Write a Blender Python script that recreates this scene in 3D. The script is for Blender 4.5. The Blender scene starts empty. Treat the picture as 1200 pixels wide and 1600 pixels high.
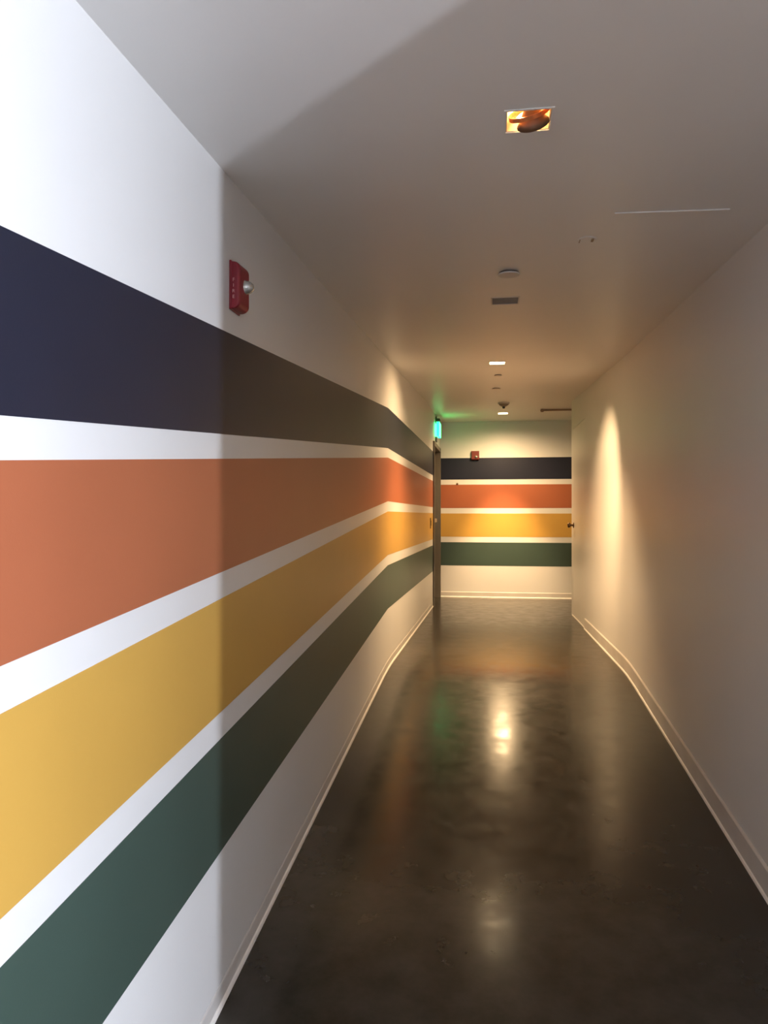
import bpy, bmesh, math, random
from mathutils import Vector, Matrix
S = bpy.context.scene
COL = S.collection

# ------------------------------------------------------------------ camera
cam_d = bpy.data.cameras.new('camera'); cam = bpy.data.objects.new('camera', cam_d); COL.objects.link(cam)
cam_d.sensor_fit = 'VERTICAL'; cam_d.sensor_height = 36.0; cam_d.lens = 36.0 * 1155 / 1600
cam_d.clip_start = 0.02
_r = Vector((0.98946, 0.14480, 0.00110)); _u = Vector((-0.00037, -0.00503, 0.99999)); _f = Vector((-0.14480, 0.98945, 0.00493))
M = Matrix((( _r.x, _u.x, -_f.x, 0.7386), (_r.y, _u.y, -_f.y, 0.0), (_r.z, _u.z, -_f.z, 1.0862), (0, 0, 0, 1)))
cam.matrix_world = M
S.camera = cam

# ------------------------------------------------------------------ world, exposure
S.view_settings.view_transform = 'Standard'; S.view_settings.look = 'None'
S.view_settings.gamma = 1; S.view_settings.use_curve_mapping = False
S.view_settings.exposure = 0.0
W = bpy.data.worlds.new('world'); S.world = W; W.use_nodes = True
bg = W.node_tree.nodes['Background']; bg.inputs[0].default_value = (0.62, 0.74, 1.0, 1); bg.inputs[1].default_value = 0.6

def area(name, loc, rot, sx, sy, power, color, spread=180):
    d = bpy.data.lights.new(name, 'AREA'); d.shape = 'RECTANGLE'; d.size = sx; d.size_y = sy
    d.energy = power; d.color = color; d.spread = math.radians(spread)
    o = bpy.data.objects.new(name, d); COL.objects.link(o); o.location = loc; o.rotation_euler = rot
    return o
# daylight by two unseen vestibule panes, the narrow one added to sharpen its edge
DAY = (0.79, 0.86, 1.0)
area('daylight_narrow', (3.99, -1.54, 1.06), (0, math.pi/2, 0), 1.3, 0.22, 720, DAY)
area('daylight_wide', (3.99, -0.70, 1.06), (0, math.pi/2, 0), 1.3, 1.24, 120, DAY)
WARM = (1.0, 0.66, 0.34)

# ------------------------------------------------------------------ materials
def mat(name, color, rough=0.5, metal=0.0, spec=0.5, emit=None, estr=0.0, noise=0.0, nscale=8.0, bump=0.0, bscale=200.0, coat=0.0):
    m = bpy.data.materials.new(name); m.use_nodes = True; nt = m.node_tree; b = nt.nodes['Principled BSDF']
    b.inputs['Base Color'].default_value = (*color, 1); b.inputs['Roughness'].default_value = rough
    b.inputs['Metallic'].default_value = metal; b.inputs['Specular IOR Level'].default_value = spec
    b.inputs['Coat Weight'].default_value = coat
    if emit: b.inputs['Emission Color'].default_value = (*emit, 1); b.inputs['Emission Strength'].default_value = estr
    tc = nt.nodes.new('ShaderNodeTexCoord')
    if noise > 0:
        n = nt.nodes.new('ShaderNodeTexNoise'); n.inputs['Scale'].default_value = nscale; n.inputs['Detail'].default_value = 5
        r = nt.nodes.new('ShaderNodeValToRGB')
        r.color_ramp.elements[0].position = .3; r.color_ramp.elements[1].position = .7
        r.color_ramp.elements[0].color = (*[c*(1-noise) for c in color], 1); r.color_ramp.elements[1].color = (*[min(1, c*(1+noise)) for c in color], 1)
        nt.links.new(tc.outputs['Object'], n.inputs['Vector']); nt.links.new(n.outputs['Fac'], r.inputs[0]); nt.links.new(r.outputs[0], b.inputs['Base Color'])
    if bump > 0:
        n = nt.nodes.new('ShaderNodeTexNoise'); n.inputs['Scale'].default_value = bscale; n.inputs['Detail'].default_value = 3
        bp = nt.nodes.new('ShaderNodeBump'); bp.inputs['Strength'].default_value = bump; bp.inputs['Distance'].default_value = .002
        nt.links.new(tc.outputs['Object'], n.inputs['Vector']); nt.links.new(n.outputs['Fac'], bp.inputs['Height']); nt.links.new(bp.outputs[0], b.inputs['Normal'])
    return m
PAINT = dict(rough=0.42, spec=0.35, bump=0.06, bscale=260)
m_white = mat('white_wall_paint', (0.75, 0.74, 0.725), noise=.012, nscale=2, **PAINT)
m_ceil = mat('ceiling_paint', (0.82, 0.80, 0.775), rough=0.40, spec=0.45, noise=.015, nscale=1.5, bump=.06, bscale=240)
m_navy = mat('navy_paint', (0.016, 0.018, 0.034), noise=.05, nscale=3, **PAINT)
m_orange = mat('orange_paint', (0.40, 0.122, 0.055), noise=.03, nscale=3, **PAINT)
m_yellow = mat('yellow_paint', (0.58, 0.335, 0.07), noise=.03, nscale=3, **PAINT)
m_green = mat('green_paint', (0.050, 0.080, 0.064), noise=.04, nscale=3, **PAINT)
m_base = mat('baseboard_vinyl', (0.66, 0.63, 0.60), rough=.4, noise=.06, nscale=6)
m_bead = mat('bead_white', (0.85, 0.82, 0.78), rough=.3, noise=.06, nscale=14)
m_red = mat('alarm_red_plastic', (0.24, 0.010, 0.022), rough=.35, noise=.03)
m_redtext = mat('alarm_lettering', (0.75, 0.45, 0.42), rough=.5)
m_brownred = mat('alarm_faded_red', (0.16, 0.022, 0.014), rough=.5, noise=.04)
m_lens = mat('strobe_lens', (0.55, 0.55, 0.52), metal=.65, rough=.16, spec=.8, coat=.6)
m_chrome = mat('reflector_chrome', (0.7, 0.7, 0.7), rough=.15, metal=1)
m_frame = mat('door_frame_metal', (0.14, 0.12, 0.095), rough=.45, noise=.08, nscale=6)
m_leafdark = mat('dark_door_paint', (0.12, 0.11, 0.09), rough=.5, noise=.05)
m_whitedoor = mat('white_door_paint', (0.76, 0.74, 0.71), rough=.4, noise=.012)
m_bronze = mat('bronze_metal', (0.20, 0.11, 0.05), rough=.35, metal=.8, noise=.1)
m_rail = mat('rail_brown', (0.30, 0.20, 0.13), rough=.5, noise=.08)
m_plate = mat('ceiling_plate_white', (0.70, 0.67, 0.63), rough=.5)
m_plated = mat('plate_gap_shade', (0.10, 0.075, 0.06), rough=.7)
m_greyplate = mat('unlit_lens_grey', (0.30, 0.31, 0.33), rough=.75, spec=.2, noise=.08, nscale=30)
m_housing = mat('housing_cream', (0.85, 0.70, 0.50), rough=.35)
m_copper = mat('lamp_copper', (0.55, 0.18, 0.06), rough=.3, metal=.6, noise=.2, nscale=40)
m_lampback = mat('lamp_bronze', (0.16, 0.09, 0.05), rough=.5, metal=.3)
m_lampface = mat('lamp_face_lit', (1, .9, .75), emit=(1.0, .78, .48), estr=34)
m_bulb = mat('bulb_lit', (1, .8, .6), emit=(1.0, .62, .25), estr=26)
m_sign = mat('exit_sign_face', (0.05, .5, .3), rough=.2, emit=(0.06, 1.0, 0.22), estr=6.0)
m_signedge = mat('exit_sign_edge', (0.05, .5, .5), rough=.2, emit=(0.05, .80, .78), estr=1.1)
m_dark = mat('dark_metal', (0.07, 0.06, 0.05), rough=.5)
m_switch = mat('switch_plate', (0.35, 0.25, 0.12), rough=.5)
m_alu = mat('window_aluminium', (0.55, 0.56, 0.58), rough=.35, metal=.8)

def floor_material():
    m = bpy.data.materials.new('polished_concrete'); m.use_nodes = True; nt = m.node_tree; b = nt.nodes['Principled BSDF']
    tc = nt.nodes.new('ShaderNodeTexCoord')
    def noise(scale, detail, rough=.55):
        n = nt.nodes.new('ShaderNodeTexNoise'); n.inputs['Scale'].default_value = scale; n.inputs['Detail'].default_value = detail
        n.inputs['Roughness'].default_value = rough; nt.links.new(tc.outputs['Object'], n.inputs['Vector']); return n
    big = noise(1.3, 6); fine = noise(9, 8, .65)
    mx = nt.nodes.new('ShaderNodeMix'); mx.data_type = 'FLOAT'; mx.inputs[0].default_value = .4
    nt.links.new(big.outputs['Fac'], mx.inputs[2]); nt.links.new(fine.outputs['Fac'], mx.inputs[3])
    cr = nt.nodes.new('ShaderNodeValToRGB'); cr.color_ramp.elements[0].position = .36; cr.color_ramp.elements[1].position = .64
    cr.color_ramp.elements[0].color = (.020, .018, .014, 1); cr.color_ramp.elements[1].color = (.052, .047, .039, 1)
    nt.links.new(mx.outputs[0], cr.inputs[0]); nt.links.new(cr.outputs[0], b.inputs['Base Color'])
    rr = nt.nodes.new('ShaderNodeMapRange'); rr.inputs[1].default_value = .3; rr.inputs[2].default_value = .7; rr.inputs[3].default_value = .15; rr.inputs[4].default_value = .26
    nt.links.new(fine.outputs['Fac'], rr.inputs[0]); nt.links.new(rr.outputs[0], b.inputs['Roughness'])
    b.inputs['Specular IOR Level'].default_value = .5
    bn = noise(26, 4); bp = nt.nodes.new('ShaderNodeBump'); bp.inputs['Strength'].default_value = .07; bp.inputs['Distance'].default_value = .003
    nt.links.new(bn.outputs['Fac'], bp.inputs['Height']); nt.links.new(bp.outputs[0], b.inputs['Normal'])
    return m
m_floor = floor_material()
def glass_material():
    m = bpy.data.materials.new('window_glass'); m.use_nodes = True; nt = m.node_tree; nt.nodes.remove(nt.nodes['Principled BSDF'])
    t = nt.nodes.new('ShaderNodeBsdfTransparent'); g = nt.nodes.new('ShaderNodeBsdfGlossy'); g.inputs['Roughness'].default_value = .03
    x = nt.nodes.new('ShaderNodeMixShader'); x.inputs[0].default_value = .06
    nt.links.new(t.outputs[0], x.inputs[1]); nt.links.new(g.outputs[0], x.inputs[2]); nt.links.new(x.outputs[0], nt.nodes['Material Output'].inputs[0])
    return m
m_glass = glass_material()

# ------------------------------------------------------------------ helpers
def obj(name, bm, m, parent=None, label=None, cat=None, group=None, kind=None, loc=None, smooth=False):
    me = bpy.data.meshes.new(name); bmesh.ops.recalc_face_normals(bm, faces=bm.faces[:])
    if smooth:
        for f in bm.faces: f.smooth = True
    bm.to_mesh(me); bm.free(); me.materials.append(m)
    o = bpy.data.objects.new(name, me); COL.objects.link(o)
    if parent: o.parent = parent
    if loc is not None: o.location = loc
    if label: o['label'] = label
    if cat: o['category'] = cat
    if group: o['group'] = group
    if kind: o['kind'] = kind
    return o
def thing(name, label, cat, loc=(0, 0, 0), rot=(0, 0, 0), group=None, kind=None):
    o = bpy.data.objects.new(name, None); COL.objects.link(o); o.location = loc; o.rotation_euler = rot; o.empty_display_size = .05
    o['label'] = label
    if cat: o['category'] = cat
    if group: o['group'] = group
    if kind: o['kind'] = kind
    return o
def box(bm, a, b):
    x0, y0, z0 = a; x1, y1, z1 = b
    v = [bm.verts.new(p) for p in ((x0,y0,z0),(x1,y0,z0),(x1,y1,z0),(x0,y1,z0),(x0,y0,z1),(x1,y0,z1),(x1,y1,z1),(x0,y1,z1))]
    for f in ((0,1,2,3),(4,5,6,7),(0,1,5,4),(1,2,6,5),(2,3,7,6),(3,0,4,7)): bm.faces.new([v[i] for i in f])
def boxes(*ab):
    bm = bmesh.new()
    for a, b in ab: box(bm, a, b)
    return bm
def bevel(bm, w, seg=2):
    bmesh.ops.bevel(bm, geom=bm.edges[:], offset=w, segments=seg, profile=.5, affect='EDGES'); return bm
def lathe(prof, seg=32):
    """profile of (radius, z) turned about z"""
    bm = bmesh.new(); rings = []
    for r, z in prof:
        if r < 1e-6: rings.append([bm.verts.new((0, 0, z))])
        else: rings.append([bm.verts.new((r*math.cos(2*math.pi*i/seg), r*math.sin(2*math.pi*i/seg), z)) for i in range(seg)])
    for A, B in zip(rings, rings[1:]):
        for i in range(seg):
            j = (i+1) % seg
            if len(A) == 1 and len(B) == 1: continue
            if len(A) == 1: bm.faces.new((A[0], B[i], B[j]))
            elif len(B) == 1: bm.faces.new((A[i], A[j], B[0]))
            else: bm.faces.new((A[i], A[j], B[j], B[i]))
    return bm
def strip(secs, closed_ends=True):
    """solid swept through cross-sections: each section is a list of points of equal length"""
    bm = bmesh.new(); R = [[bm.verts.new(p) for p in s] for s in secs]; n = len(R[0])
    for A, B in zip(R, R[1:]):
        for i in range(n):
            j = (i+1) % n; bm.faces.new((A[i], A[j], B[j], B[i]))
    bm.faces.new(R[0][::-1]); bm.faces.new(R[-1])
    return bm

# ------------------------------------------------------------------ plan of the place (metres)
YB = 5.233        # top of the ramp
SL = 0.0789       # ramp slope
YE = 9.933        # end wall
Y0 = -3.6         # back of the place
def zf(y): return 0.0 if y >= YB else -(YB-max(y, 0.0))*SL
def zs(y):
    r = .32
    if abs(y-YB) < r: return -(SL/(4*r))*(YB+r-y)**2
    return zf(y)
BEND = [YB-.32+.64*i/10 for i in range(11)]
def zc(y): return 1.95 if y <= 0 else min(2.34, 1.95+0.048*y)
YC = (2.34-1.95)/0.048
def xl(y): return 0.0 if y <= YB else 0.045*(y-YB)/(YE-YB)
def xr(y): return 1.662 if y <= YB else 1.662-0.056*(y-YB)/(8.37-YB)
ZL = zf(0)
DOOR_Y0, DOOR_Y1, DOOR_H = 8.90, YE-.004, 1.965
RD0, RD1, RDH = 7.36, 8.27, 2.03
SIDE = 0.474      # where the side opening ends
XW = 3.90         # glazed wall of the side vestibule
def wall_sec(ys, fx, zlo, zhi, t, name, m, parent=None, **k):
    secs = [[(fx(y), y, zlo(y)), (fx(y)+t, y, zlo(y)), (fx(y)+t, y, zhi(y)), (fx(y), y, zhi(y))] for y in ys]
    return secs
def join_secs(name, seclists, m, **k):
    bm = bmesh.new()
    for secs in seclists:
        b2 = strip(secs); me = bpy.data.meshes.new('t'); b2.to_mesh(me); b2.free(); bm.from_mesh(me); bpy.data.meshes.remove(me)
    return obj(name, bm, m, **k)

# floor
join_secs('floor', [[[(-.25, y, zs(y)), (4.2, y, zs(y)), (4.2, y, zs(y)-.2), (-.25, y, zs(y)-.2)] for y in (Y0-.2, 0, *BEND, YE+.2)]], m_floor,
    kind='structure', label='dark polished concrete floor rising as a ramp to a landing')

# ceiling with openings for the recessed lights
HOLES = [(0.824, 1.803, .056, .056), (0.800, 3.605, .064, .068), (0.775, 5.52, .060, .060), (0.868, 9.16, .062, .062)]
bm = bmesh.new()
xs = sorted({-.25, 0.3, 1.3, 1.66, 4.2} | {round(h[0]+s*h[2], 4) for h in HOLES for s in (-1, 1)})
ys = sorted({Y0-.2, 0.0, YC, YE+.2} | {round(h[1]+s*h[3], 4) for h in HOLES for s in (-1, 1)})
vv = {}
def gv(x, y):
    if (x, y) not in vv: vv[(x, y)] = bm.verts.new((x, y, zc(y)))
    return vv[(x, y)]
for xa, xb in zip(xs, xs[1:]):
    for ya, yb in zip(ys, ys[1:]):
        cx, cy = (xa+xb)/2, (ya+yb)/2
        if any(abs(cx-h[0]) < h[2] and abs(cy-h[1]) < h[3] for h in HOLES): continue
        bm.faces.new((gv(xa, ya), gv(xa, yb), gv(xb, yb), gv(xb, ya)))
ext = bmesh.ops.extrude_face_region(bm, geom=bm.faces[:])
bmesh.ops.translate(bm, verts=[v for v in ext['geom'] if isinstance(v, bmesh.types.BMVert)], vec=(0, 0, .05))
obj('ceiling', bm, m_ceil, kind='structure', label='off-white painted ceiling rising along the corridor')

# walls
LW = lambda ys, lo, hi: wall_sec(ys, xl, lo, hi, -.16, '', None)
w_left = join_secs('wall_left', [
    LW([Y0, 0, YB, YC, DOOR_Y0], lambda y: zf(y)-.06, lambda y: zc(y)+.02),
    LW([DOOR_Y0, YE], lambda y: DOOR_H, lambda y: zc(y)+.02)], m_white, kind='structure',
    label='long left wall, white with navy, orange, yellow and green painted bands')
w_right = join_secs('wall_right', [
    wall_sec([SIDE, YB, RD0], xr, lambda y: zf(y)-.06, lambda y: zc(y)+.02, .12, '', None),
    wall_sec([RD0, YC, RD1], xr, lambda y: RDH, lambda y: zc(y)+.02, .12, '', None),
    wall_sec([RD1, 8.37], xr, lambda y: -.02, lambda y: zc(y)+.02, .12, '', None)], m_white, kind='structure',
    label='plain off-white right wall of the corridor')
w_end = obj('wall_end', boxes(((-.2, YE, -.02), (4.1, YE+.15, 2.36))), m_white, kind='structure',
    label='white far end wall with four painted bands')
obj('wall_back', boxes(((-.2, Y0-.15, ZL-.02), (4.1, Y0, 1.97))), m_white, kind='structure', label='white wall behind the viewer')
obj('wall_vestibule', boxes(((1.782, SIDE, ZL-.02), (4.1, SIDE+.12, 1.985))), m_white, kind='structure', label='white return wall of the side opening')
obj('wall_passage', boxes(((xr(8.37)+.12, 8.25, -.02), (4.1, 8.37, 2.36))), m_white, kind='structure', label='white near wall of the passage turning right')
obj('wall_passage_end', boxes(((4.0, 8.37, -.02), (4.1, YE, 2.36))), m_white, kind='structure', label='white wall closing the side passage')
# glazed wall
w2, w1 = (-1.64, -1.44), (-1.36, -0.04)
WZ0, WZ1 = .38, 1.74
obj('wall_glazed', boxes(((XW, Y0, ZL-.02), (XW+.1, w2[0], 1.97)), ((XW, w2[1], ZL-.02), (XW+.1, w1[0], 1.97)), ((XW, w1[1], ZL-.02), (XW+.1, SIDE, 1.97)),
    ((XW, w2[0], ZL-.02), (XW+.1, w2[1], WZ0)), ((XW, w1[0], ZL-.02), (XW+.1, w1[1], WZ0)),
    ((XW, w2[0], WZ1), (XW+.1, w2[1], 1.97)), ((XW, w1[0], WZ1), (XW+.1, w1[1], 1.97))), m_white, kind='structure', label='white wall with a wide window and an added narrow one beside the ramp foot')
for n, (a, b) in enumerate((w1, w2)):
    t = .035
    fr = obj('window_%d' % (n+1), boxes(((XW+.02, a, WZ0), (XW+.07, a+t, WZ1)), ((XW+.02, b-t, WZ0), (XW+.07, b, WZ1)),
        ((XW+.02, a+t, WZ0), (XW+.07, b-t, WZ0+t)), ((XW+.02, a+t, WZ1-t), (XW+.07, b-t, WZ1))), m_alu, kind='structure',
        label=('wide tall window letting daylight onto the ramp', 'added narrow window sharpening the daylight edge on the ramp')[n])
    obj('pane', boxes(((XW+.04, a+t, WZ0+t), (XW+.046, b-t, WZ1-t))), m_glass, parent=fr)

# painted bands, a paint film thick, following ramp and landing
BANDS = [('navy_stripe', m_navy, 1.8575, 1.5699, 'navy blue painted band'), ('orange_stripe', m_orange, 1.5016, 1.1892, 'burnt orange painted band'),
         ('yellow_stripe', m_yellow, 1.1163, .8053, 'mustard yellow painted band'), ('green_stripe', m_green, .7314, .4216, 'dark green painted band')]
T = .0012
for nm, m, hi, lo, lb in BANDS:
    secs = []
    for y in (Y0, 0, YB, DOOR_Y0-.03):
        secs.append([(xl(y)-.002, y, zf(y)+lo), (xl(y)+T, y, zf(y)+lo), (xl(y)+T, y, zf(y)+hi), (xl(y)-.002, y, zf(y)+hi)])
    join_secs(nm, [secs], m, parent=w_left, label=lb)
    obj(nm, boxes(((xl(YE)+.002, YE-T, lo), (3.99, YE+.002, hi))), m, parent=w_end, label=lb)

# baseboards with a bead at the floor
def baseboard(name, path, h, t, bw, bh, label, inward):
    """path: list of (x, y); inward: unit vector pointing into the room"""
    ix, iy = inward
    secs = []; bsec = []
    for x, y in path:
        z = zs(y)-.004
        secs.append([(x-ix*.002, y-iy*.002, z), (x+ix*t, y+iy*t, z), (x+ix*t, y+iy*t, z+h-.006), (x+ix*t*.4, y+iy*t*.4, z+h), (x-ix*.002, y-iy*.002, z+h)])
        b = t+bw
        bsec.append([(x+ix*t*.5, y+iy*t*.5, z), (x+ix*b, y+iy*b, z), (x+ix*(b-.001), y+iy*(b-.001), z+bh*.55), (x+ix*(t+bw*.55), y+iy*(t+bw*.55), z+bh*.9), (x+ix*t*.5, y+iy*t*.5, z+bh+.003)])
    o = join_secs(name, [secs], m_base, kind='structure', label=label)
    join_secs('floor_bead', [bsec], m_bead, parent=o, label='pale bead along the floor')
baseboard('baseboard_left', [(xl(y), y) for y in (Y0, 0, *BEND, DOOR_Y0-.06)], .062, .003, .008, .014, 'low white baseboard along the striped left wall', (1, 0))
baseboard('baseboard_right', [(xr(y), y) for y in (SIDE, *BEND, RD0-.045)], .105, .009, .008, .014, 'off-white baseboard along the plain right wall', (-1, 0))
baseboard('baseboard_end', [(x, YE) for x in (.05, 3.99)], .075, .006, .008, .014, 'white baseboard under the far wall bands', (0, -1))

# ------------------------------------------------------------------ doors
# grey-brown steel door in the left wall, seen nearly edge-on
x0 = xl(9.3)
d1 = thing('door_1', 'grey-brown steel door with frame at the far end of the left wall', None, (x0, 9.4, 0), kind='structure')
def rel(o, a, b): return tuple(a[i]-o.location[i] for i in range(3)), tuple(b[i]-o.location[i] for i in range(3))
obj('door_frame', boxes(rel(d1, (x0-.15, DOOR_Y0-.045, 0), (x0+.014, DOOR_Y0+.01, DOOR_H+.02)), rel(d1, (x0-.15, YE-.06, 0), (x0+.018, YE-.001, DOOR_H+.02)),
    rel(d1, (x0-.15, DOOR_Y0+.01, DOOR_H-.03), (x0+.014, YE-.06, DOOR_H+.02))), m_frame, parent=d1)
lf = obj('door_leaf', boxes(rel(d1, (x0-.10, DOOR_Y0+.013, .012), (x0-.055, YE-.063, DOOR_H-.033))), m_leafdark, parent=d1)
obj('push_bar', bevel(boxes(rel(d1, (x0-.055, DOOR_Y0+.12, 1.0), (x0-.02, YE-.18, 1.05))), .005), m_alu, parent=lf)
# white flush door in the right wall
xm = xr((RD0+RD1)/2)
ang = math.atan2(xr(RD0)-xr(RD1), RD1-RD0)
d2 = thing('door_2', 'white flush door in the right wall beside the passage corner', None, (xm, (RD0+RD1)/2, 0), (0, 0, ang), kind='structure')
hw = (RD1-RD0)/2
obj('door_leaf', boxes(((.001, -hw+.004, .005), (.045, hw-.004, RDH-.004))), m_whitedoor, parent=d2)
obj('highlight_strip', boxes(((-.006, -hw-.04, 0), (.02, hw+.04, .008))), m_bead, parent=d2)  # pale strip added to carry the floor highlight line past the door
kn = lathe([(0, 0), (.030, 0), (.030, .006), (.012, .010), (.011, .030), (.024, .036), (.029, .048), (.025, .060), (.012, .066), (0, .067)], 24)
bmesh.ops.rotate(kn, verts=kn.verts[:], matrix=Matrix.Rotation(-math.pi/2, 3, 'Y'))
obj('door_knob', kn, m_bronze, parent=d2, loc=(.001, hw-.075, .985), smooth=True, label='small bronze door knob')

# ------------------------------------------------------------------ fire alarm strobes
def alarm(loc, rot, w, h, d, body_m, label, text, lens_y, d0=None):
    """local frame: back on y=0, face towards -y, x along the wall"""
    t = thing('fire_alarm', label, 'fire alarm', loc, rot, 'red fire alarm strobes')
    bm = bmesh.new(); prof = []
    n = 8; r = h*.17
    # side profile (depth, z) rounded top and bottom front corners
    pts = [(0, -h/2), (0, h/2)]
    for i in range(n+1):
        a = math.pi/2*(1-i/n); pts.append((d-r*.95+r*.95*math.cos(a), h/2-r+r*math.sin(a)))
    for i in range(n+1):
        a = -math.pi/2*i/n; pts.append((d-r*.95+r*.95*math.cos(a), -h/2+r*.8+r*.8*math.sin(a)))
    k0 = (d0 or d)/d; dep = lambda x: d*(k0+(1-k0)*(x+w/2)/w)
    secs = [[(x, -dd*s*dep(x)/d, z*s2) for dd, z in pts] for x, s, s2 in ((-w/2, .86, .985), (-w/2+.005, 1, 1), (w/2-.005, 1, 1), (w/2, .86, .985))]
    b = obj('housing', strip(secs), body_m, parent=t)
    mod = b.modifiers.new('edge', 'BEVEL'); mod.width = .0015; mod.segments = 2; mod.limit_method = 'ANGLE'
    obj('back_plate', bevel(boxes(((-w/2-.003, -.006, -h/2-.003), (w/2+.003, 0, h/2+.003))), .002), body_m, parent=t)
    rr = min(.0195, w*.27)
    sp = lathe([(rr*1.12, -.006), (rr*1.12, 0), (rr, .001), (rr*.97, rr*.35), (rr*.8, rr*.75), (rr*.45, rr*1.12), (0, rr*1.25)], 24)
    bmesh.ops.rotate(sp, verts=sp.verts[:], matrix=Matrix.Rotation(math.pi/2, 3, 'X'))
    L = obj('strobe_lens', sp, m_lens, parent=t, loc=(w*.16, -dep(w*.16)+.001, lens_y), smooth=True, label='clear domed strobe lens')
    fl = lathe([(0, 0), (rr*.5, 0), (rr*.4, rr*.9), (0, rr*.95)], 16)
    bmesh.ops.rotate(fl, verts=fl.verts[:], matrix=Matrix.Rotation(math.pi/2, 3, 'X'))
    obj('reflector', fl, m_chrome, parent=L, loc=(0, -rr*.22, 0))
    if text:
        for i, ch in enumerate('FIRE'):
            c = bpy.data.curves.new('letter', 'FONT'); c.body = ch; c.size = h*.10; c.extrude = .0004; c.align_x = 'CENTER'; c.align_y = 'CENTER'
            o = bpy.data.objects.new('tmp', c); COL.objects.link(o)
            dg = bpy.context.evaluated_depsgraph_get(); me = bpy.data.meshes.new_from_object(o.evaluated_get(dg)); bpy.data.objects.remove(o)
            me.materials.clear(); me.materials.append(m_redtext)
            q = bpy.data.objects.new('letter', me); COL.objects.link(q); q.parent = t; pass
            q.rotation_euler = (math.pi/2, 0, -math.pi/2); q.location = (-w/2-.0008, -.0125, h*.10-i*h*.12)
    return t
# local x -> world +y on the left wall (face to +x): rotate +90 about z
alarm((0.0, 2.046, 1.742), (0, 0, math.pi/2), .072, .134, .036, m_red, 'large red fire alarm with clear strobe on the left wall above the navy band', True, .004, d0=.030)
alarm((.514, YE, 1.888), (0, 0, 0), .100, .118, .045, m_brownred, 'small brownish-red fire alarm on the far wall at the top of the navy band', False, -.02)

# ------------------------------------------------------------------ exit sign on the left wall above the steel door
ex = thing('exit_sign', 'glowing green exit sign seen edge-on above the steel door on the left', 'exit sign', (xl(9.3), 9.25, 2.16))
obj('mount_canopy', bevel(boxes(((-.001, -.08, .085), (.055, .08, .135))), .004), m_dark, parent=ex)
obj('wall_bracket', boxes(((-.001, -.03, .12), (.012, -.015, .165))), m_dark, parent=ex)
obj('conduit_box', boxes(((-.001, -.09, -.15), (.016, .06, -.095))), m_dark, parent=ex)
obj('top_cap', boxes(((.022, -.155, .086), (.054, .155, .095))), m_dark, parent=ex)
obj('sign_face', boxes(((.052, -.148, -.088), (.055, .148, .086))), m_sign, parent=ex)
obj('sign_face', boxes(((.020, -.148, -.088), (.023, .148, .086))), m_sign, parent=ex)
obj('sign_edge', boxes(((.023, -.15, -.09), (.052, .15, .086))), m_signedge, parent=ex, label='bright cyan-green edge')

# ------------------------------------------------------------------ recessed ceiling lights
def spot(name, loc, target, power, angle, blend, color=WARM, size=.03):
    d = bpy.data.lights.new(name, 'SPOT'); d.energy = power; d.spot_size = math.radians(angle); d.spot_blend = blend; d.color = color; d.shadow_soft_size = size
    o = bpy.data.objects.new(name, d); COL.objects.link(o); o.location = loc
    o.rotation_euler = (Vector(target)-Vector(loc)).to_track_quat('-Z', 'Y').to_euler(); return o
def housing(t, hx, hy, depth, m):
    w = .004; a, b = hx-.002, hy-.002
    return obj('housing', boxes(((-a, -b, 0), (-a+w, b, depth)), ((a-w, -b, 0), (a, b, depth)), ((-a+w, -b, 0), (a-w, -b+w, depth)), ((-a+w, b-w, 0), (a-w, b, depth)),
        ((-a, -b, depth), (a, b, depth+w))), m, parent=t)
def trim(t, hx, hy, m=None, g=.004):
    return obj('trim', boxes(((-hx-g, -hy-g, -.0025), (-hx+.003, hy+g, .001)), ((hx-.003, -hy-g, -.0025), (hx+g, hy+g, .001)),
        ((-hx+.003, -hy-g, -.0025), (hx-.003, -hy+.003, .001)), ((-hx+.003, hy-.003, -.0025), (hx-.003, hy+g, .001))), m or m_plate, parent=t)
tilt = math.atan(.048)
def light_thing(i, label, grp='square recessed ceiling lights'):
    h = HOLES[i]; z = zc(h[1])
    return thing('ceiling_light', label, 'ceiling light', (h[0], h[1], z), (tilt if h[1] < YC else 0, 0, 0), grp), h, z
# nearest: open gimbal light
t, h, z = light_thing(0, 'nearest ceiling light, open square recess with a tilted coppery lamp inside')
housing(t, h[2], h[3], .10, m_housing); trim(t, h[2], h[3], m_ceil, .002)
lamp = lathe([(0, .052), (.012, .052), (.016, .040), (.030, .012), (.040, 0), (.037, 0), (.028, .010), (.014, .034), (0, .036)], 28)
lamp_o = obj('lamp', lamp, m_lampback, parent=t, smooth=True, label='tilted lamp of dark bronze'); lamp_o.location = (.013, .020, .000); lamp_o.rotation_euler = (math.radians(48), math.radians(-18), 0)
obj('bulb', lathe([(0, .030), (.010, .028), (.016, .018), (.012, .008), (0, .004)], 16), m_bulb, parent=lamp_o, smooth=True)
ring = lathe([(.046, .006), (.049, .006), (.049, -.004), (.046, -.004), (.046, .006)], 28)
rg = obj('gimbal_ring', ring, m_copper, parent=t, smooth=False, label='copper gimbal ring'); rg.location = (.002, .012, .022); rg.rotation_euler = (math.radians(38), math.radians(-16), 0)
for xa in (-.052, .046): obj('bracket', boxes(((xa, -.006, .040), (xa+.006, .006, .09))), m_copper, parent=t)
p = bpy.data.lights.new('near_lamp_glow', 'POINT'); p.energy = .8; p.color = (1, .55, .22); p.shadow_soft_size = .008
po = bpy.data.objects.new('near_lamp_glow', p); COL.objects.link(po); po.location = (h[0]-.022, h[1]+.030, z+.055)
spot('near_lamp_beam', (h[0], h[1]+.01, z-.004), (h[0]-.45, h[1]+.75, z-1.3), 7, 120, 1.0, size=.02)
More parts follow.
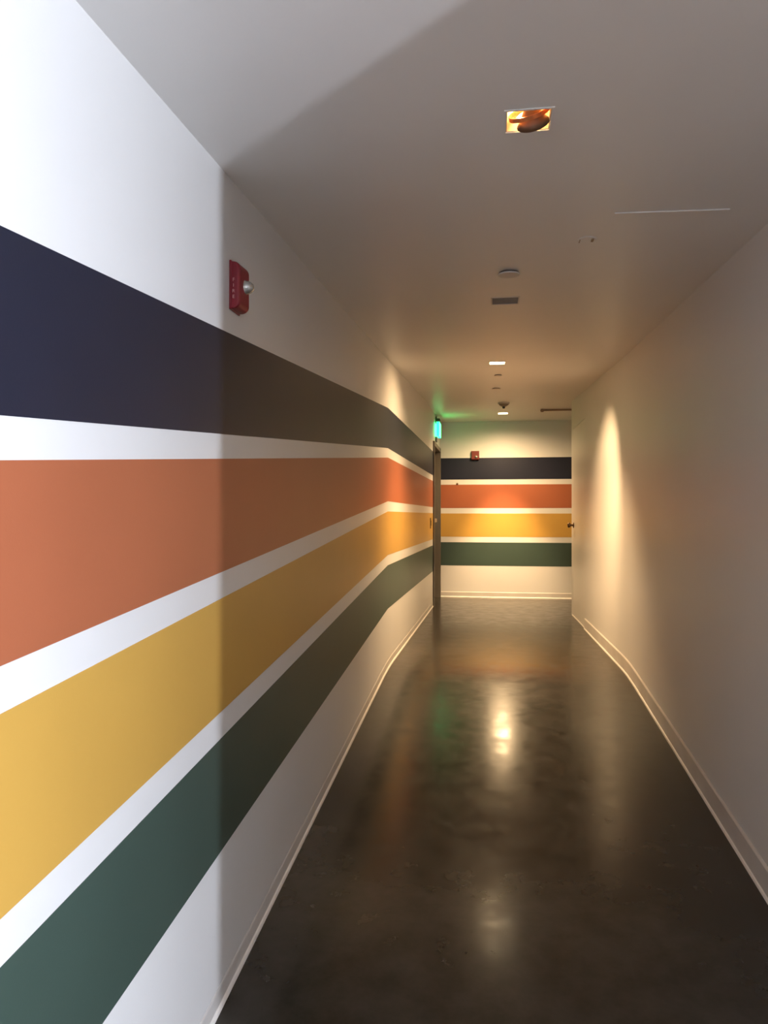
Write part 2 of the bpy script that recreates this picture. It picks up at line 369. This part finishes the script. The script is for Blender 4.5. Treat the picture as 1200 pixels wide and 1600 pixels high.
spot('near_lamp_down', (h[0]-.02, h[1]+.02, z-.004), (h[0]-.02, h[1]+.22, z-1.5), 2.6, 70, 1.0, size=.02)
# second: unlit
t, h, z = light_thing(1, 'unlit grey square ceiling light, second along the ceiling')
trim(t, h[2], h[3]); housing(t, h[2], h[3], .05, m_greyplate)
obj('lens', boxes(((-h[2]+.006, -h[3]+.006, .001), (h[2]-.006, h[3]-.006, .006))), m_greyplate, parent=t, label='unlit grey lens')
# third and last: lit
for i, lb in ((2, 'bright square ceiling light in the middle of the ceiling, over the top of the ramp'), (3, 'bright square ceiling light farthest away, close to the striped far wall')):
    t, h, z = light_thing(i, lb)
    trim(t, h[2], h[3]); housing(t, h[2], h[3], .05, m_housing)
    obj('lens', boxes(((-h[2]+.006, -h[3]+.006, .003), (h[2]-.006, h[3]-.006, .008))), m_lampface, parent=t, label='glowing warm lens')
h = HOLES[2]; z = zc(h[1])
spot('middle_beam', (h[0], h[1], z-.006), (h[0]+.02, h[1]+.35, 0), 310, 108, .9, size=.04)
spot('middle_beam_wall', (h[0]+.02, h[1]+.01, z-.006), (1.66, 6.18, 1.15), 190, 64, .9, size=.02)
spot('middle_beam_left', (h[0]-.02, h[1]+.01, z-.006), (0, 5.5, 1.1), 84, 124, 1.0, size=.02)
h = HOLES[3]; z = zc(h[1])
spot('far_beam', (h[0], h[1], z-.006), (h[0], h[1]+.12, 0), 250, 164, 1.0, size=.04)
spot('far_beam_low', (h[0], h[1], z-.006), (h[0]+.02, YE, -.30), 520, 52, 1.0, size=.03)

# ------------------------------------------------------------------ small ceiling fittings
def disc(loc_xy, r, drop, name, label, cat, grp=None):
    x, y = loc_xy; t = thing(name, label, cat, (x, y, zc(y)), (tilt if y < YC else 0, 0, 0), grp)
    obj('gap_shade_ring', lathe([(0, .001), (r*.86, .001), (r*.86, -drop*.6), (0, -drop*.6)], 28), m_plated, parent=t)  # dark colour paints the shade in the gap above the plate
    obj('cover_plate', lathe([(0, -drop*.5), (r*.97, -drop*.5), (r, -drop*.65), (r*.97, -drop), (0, -drop)], 28), m_plate, parent=t)
    return t
G = 'round sprinkler covers in the ceiling'
disc((.807, 3.116), .046, .012, 'sprinkler_cover', 'round sprinkler cover with a dark rim just before the unlit grey light', 'sprinkler', G)
disc((.786, 6.15), .034, .010, 'sprinkler_cover', 'small round sprinkler cover just past the bright middle light', 'sprinkler', G)
disc((.775, 7.05), .040, .006, 'sprinkler_cover', 'faint flat round cover between the middle light and smoke detector', 'sprinkler', G)
# small pendent fitting to the right of the ceiling, its edge shade put on as two brown strips
x, y = 1.075, 2.735
t = thing('sprinkler_cover', 'faint sprinkler cover with painted edge shade near the thin pale ceiling seam', 'sprinkler', (x, y, zc(y)), (tilt, 0, 0), G)
obj('cover_plate', lathe([(0, .001), (.036, .001), (.036, -.0015), (.030, -.003), (0, -.003)], 28), m_ceil, parent=t)
obj('edge_shade', boxes(((-.026, -.012, -.0045), (-.023, .022, -.003))), m_rail, parent=t)
obj('edge_shade', boxes(((.016, -.020, -.006), (.024, .012, -.003))), m_rail, parent=t)
# smoke detector hanging at the far end
x, y = .865, 8.30
t = thing('smoke_detector', 'small cone-shaped smoke detector hanging just before the farthest light', 'smoke detector', (x, y, zc(y)))
obj('base', lathe([(0, .001), (.062, .001), (.064, -.012), (.060, -.016), (0, -.016)], 32), m_plate, parent=t)
obj('body', lathe([(.056, -.016), (.050, -.026), (.028, -.040), (.018, -.044), (0, -.044)], 32), mat('detector_grey', (.32, .27, .21), rough=.5), parent=t, smooth=True)
obj('sensor_tip', lathe([(0, -.044), (.014, -.044), (.016, -.054), (.010, -.064), (0, -.066)], 20), m_dark, parent=t, smooth=True)
# reddish brown rail with knobbed end
t = thing('ceiling_rail', 'thin brown rail with a knobbed end under the ceiling at the right turning', 'rail', (1.32, 8.86, 2.34))
rb = lathe([(0, 0), (.011, 0), (.011, 1.2), (0, 1.2)], 14); bmesh.ops.rotate(rb, verts=rb.verts[:], matrix=Matrix.Rotation(math.pi/2, 3, 'Y'))
obj('rail', rb, m_rail, parent=t, loc=(0, 0, -.013), smooth=True)
obj('end_knob', lathe([(0, 0), (.014, -.001), (.022, -.012), (.022, -.024), (.013, -.034), (0, -.036)], 20), m_rail, parent=t, loc=(0, 0, .001), smooth=True)
# pale seam strip
a = Vector((1.131, 2.476, zc(2.476))); b = Vector((1.49, 2.495, zc(2.495)))
ss = obj('seam_strip', bevel(boxes(((0, -.003, -.0035), ((b-a).length, .003, .0005))), .001, 1), mat('seam_pale', (.86, .84, .82), rough=.4), label='thin pale strip across the ceiling near the right wall', cat='ceiling strip')
ss.location = a; ss.rotation_euler = (tilt, 0, math.atan2(b.y-a.y, b.x-a.x))

# ------------------------------------------------------------------ small wall fittings
sw = thing('wall_switch', 'small switch plate on the yellow band just before the steel door', 'switch', (xl(8.52), 8.52, 1.0))
obj('plate', bevel(boxes(((-.001, -.035, -.06), (.010, .035, .06))), .002), m_switch, parent=sw)
obj('rocker', bevel(boxes(((.009, -.012, -.03), (.014, .012, .03))), .001), m_dark, parent=sw)
hk = lathe([(0, 0), (.012, 0), (.014, .006), (.008, .012), (0, .013)], 16); bmesh.ops.rotate(hk, verts=hk.verts[:], matrix=Matrix.Rotation(math.pi/2, 3, 'X'))
obj('wall_screw', hk, m_bronze, loc=(.276, YE, 1.512), label='tiny dark screw head in the white band of the far wall', cat='screw', smooth=True)
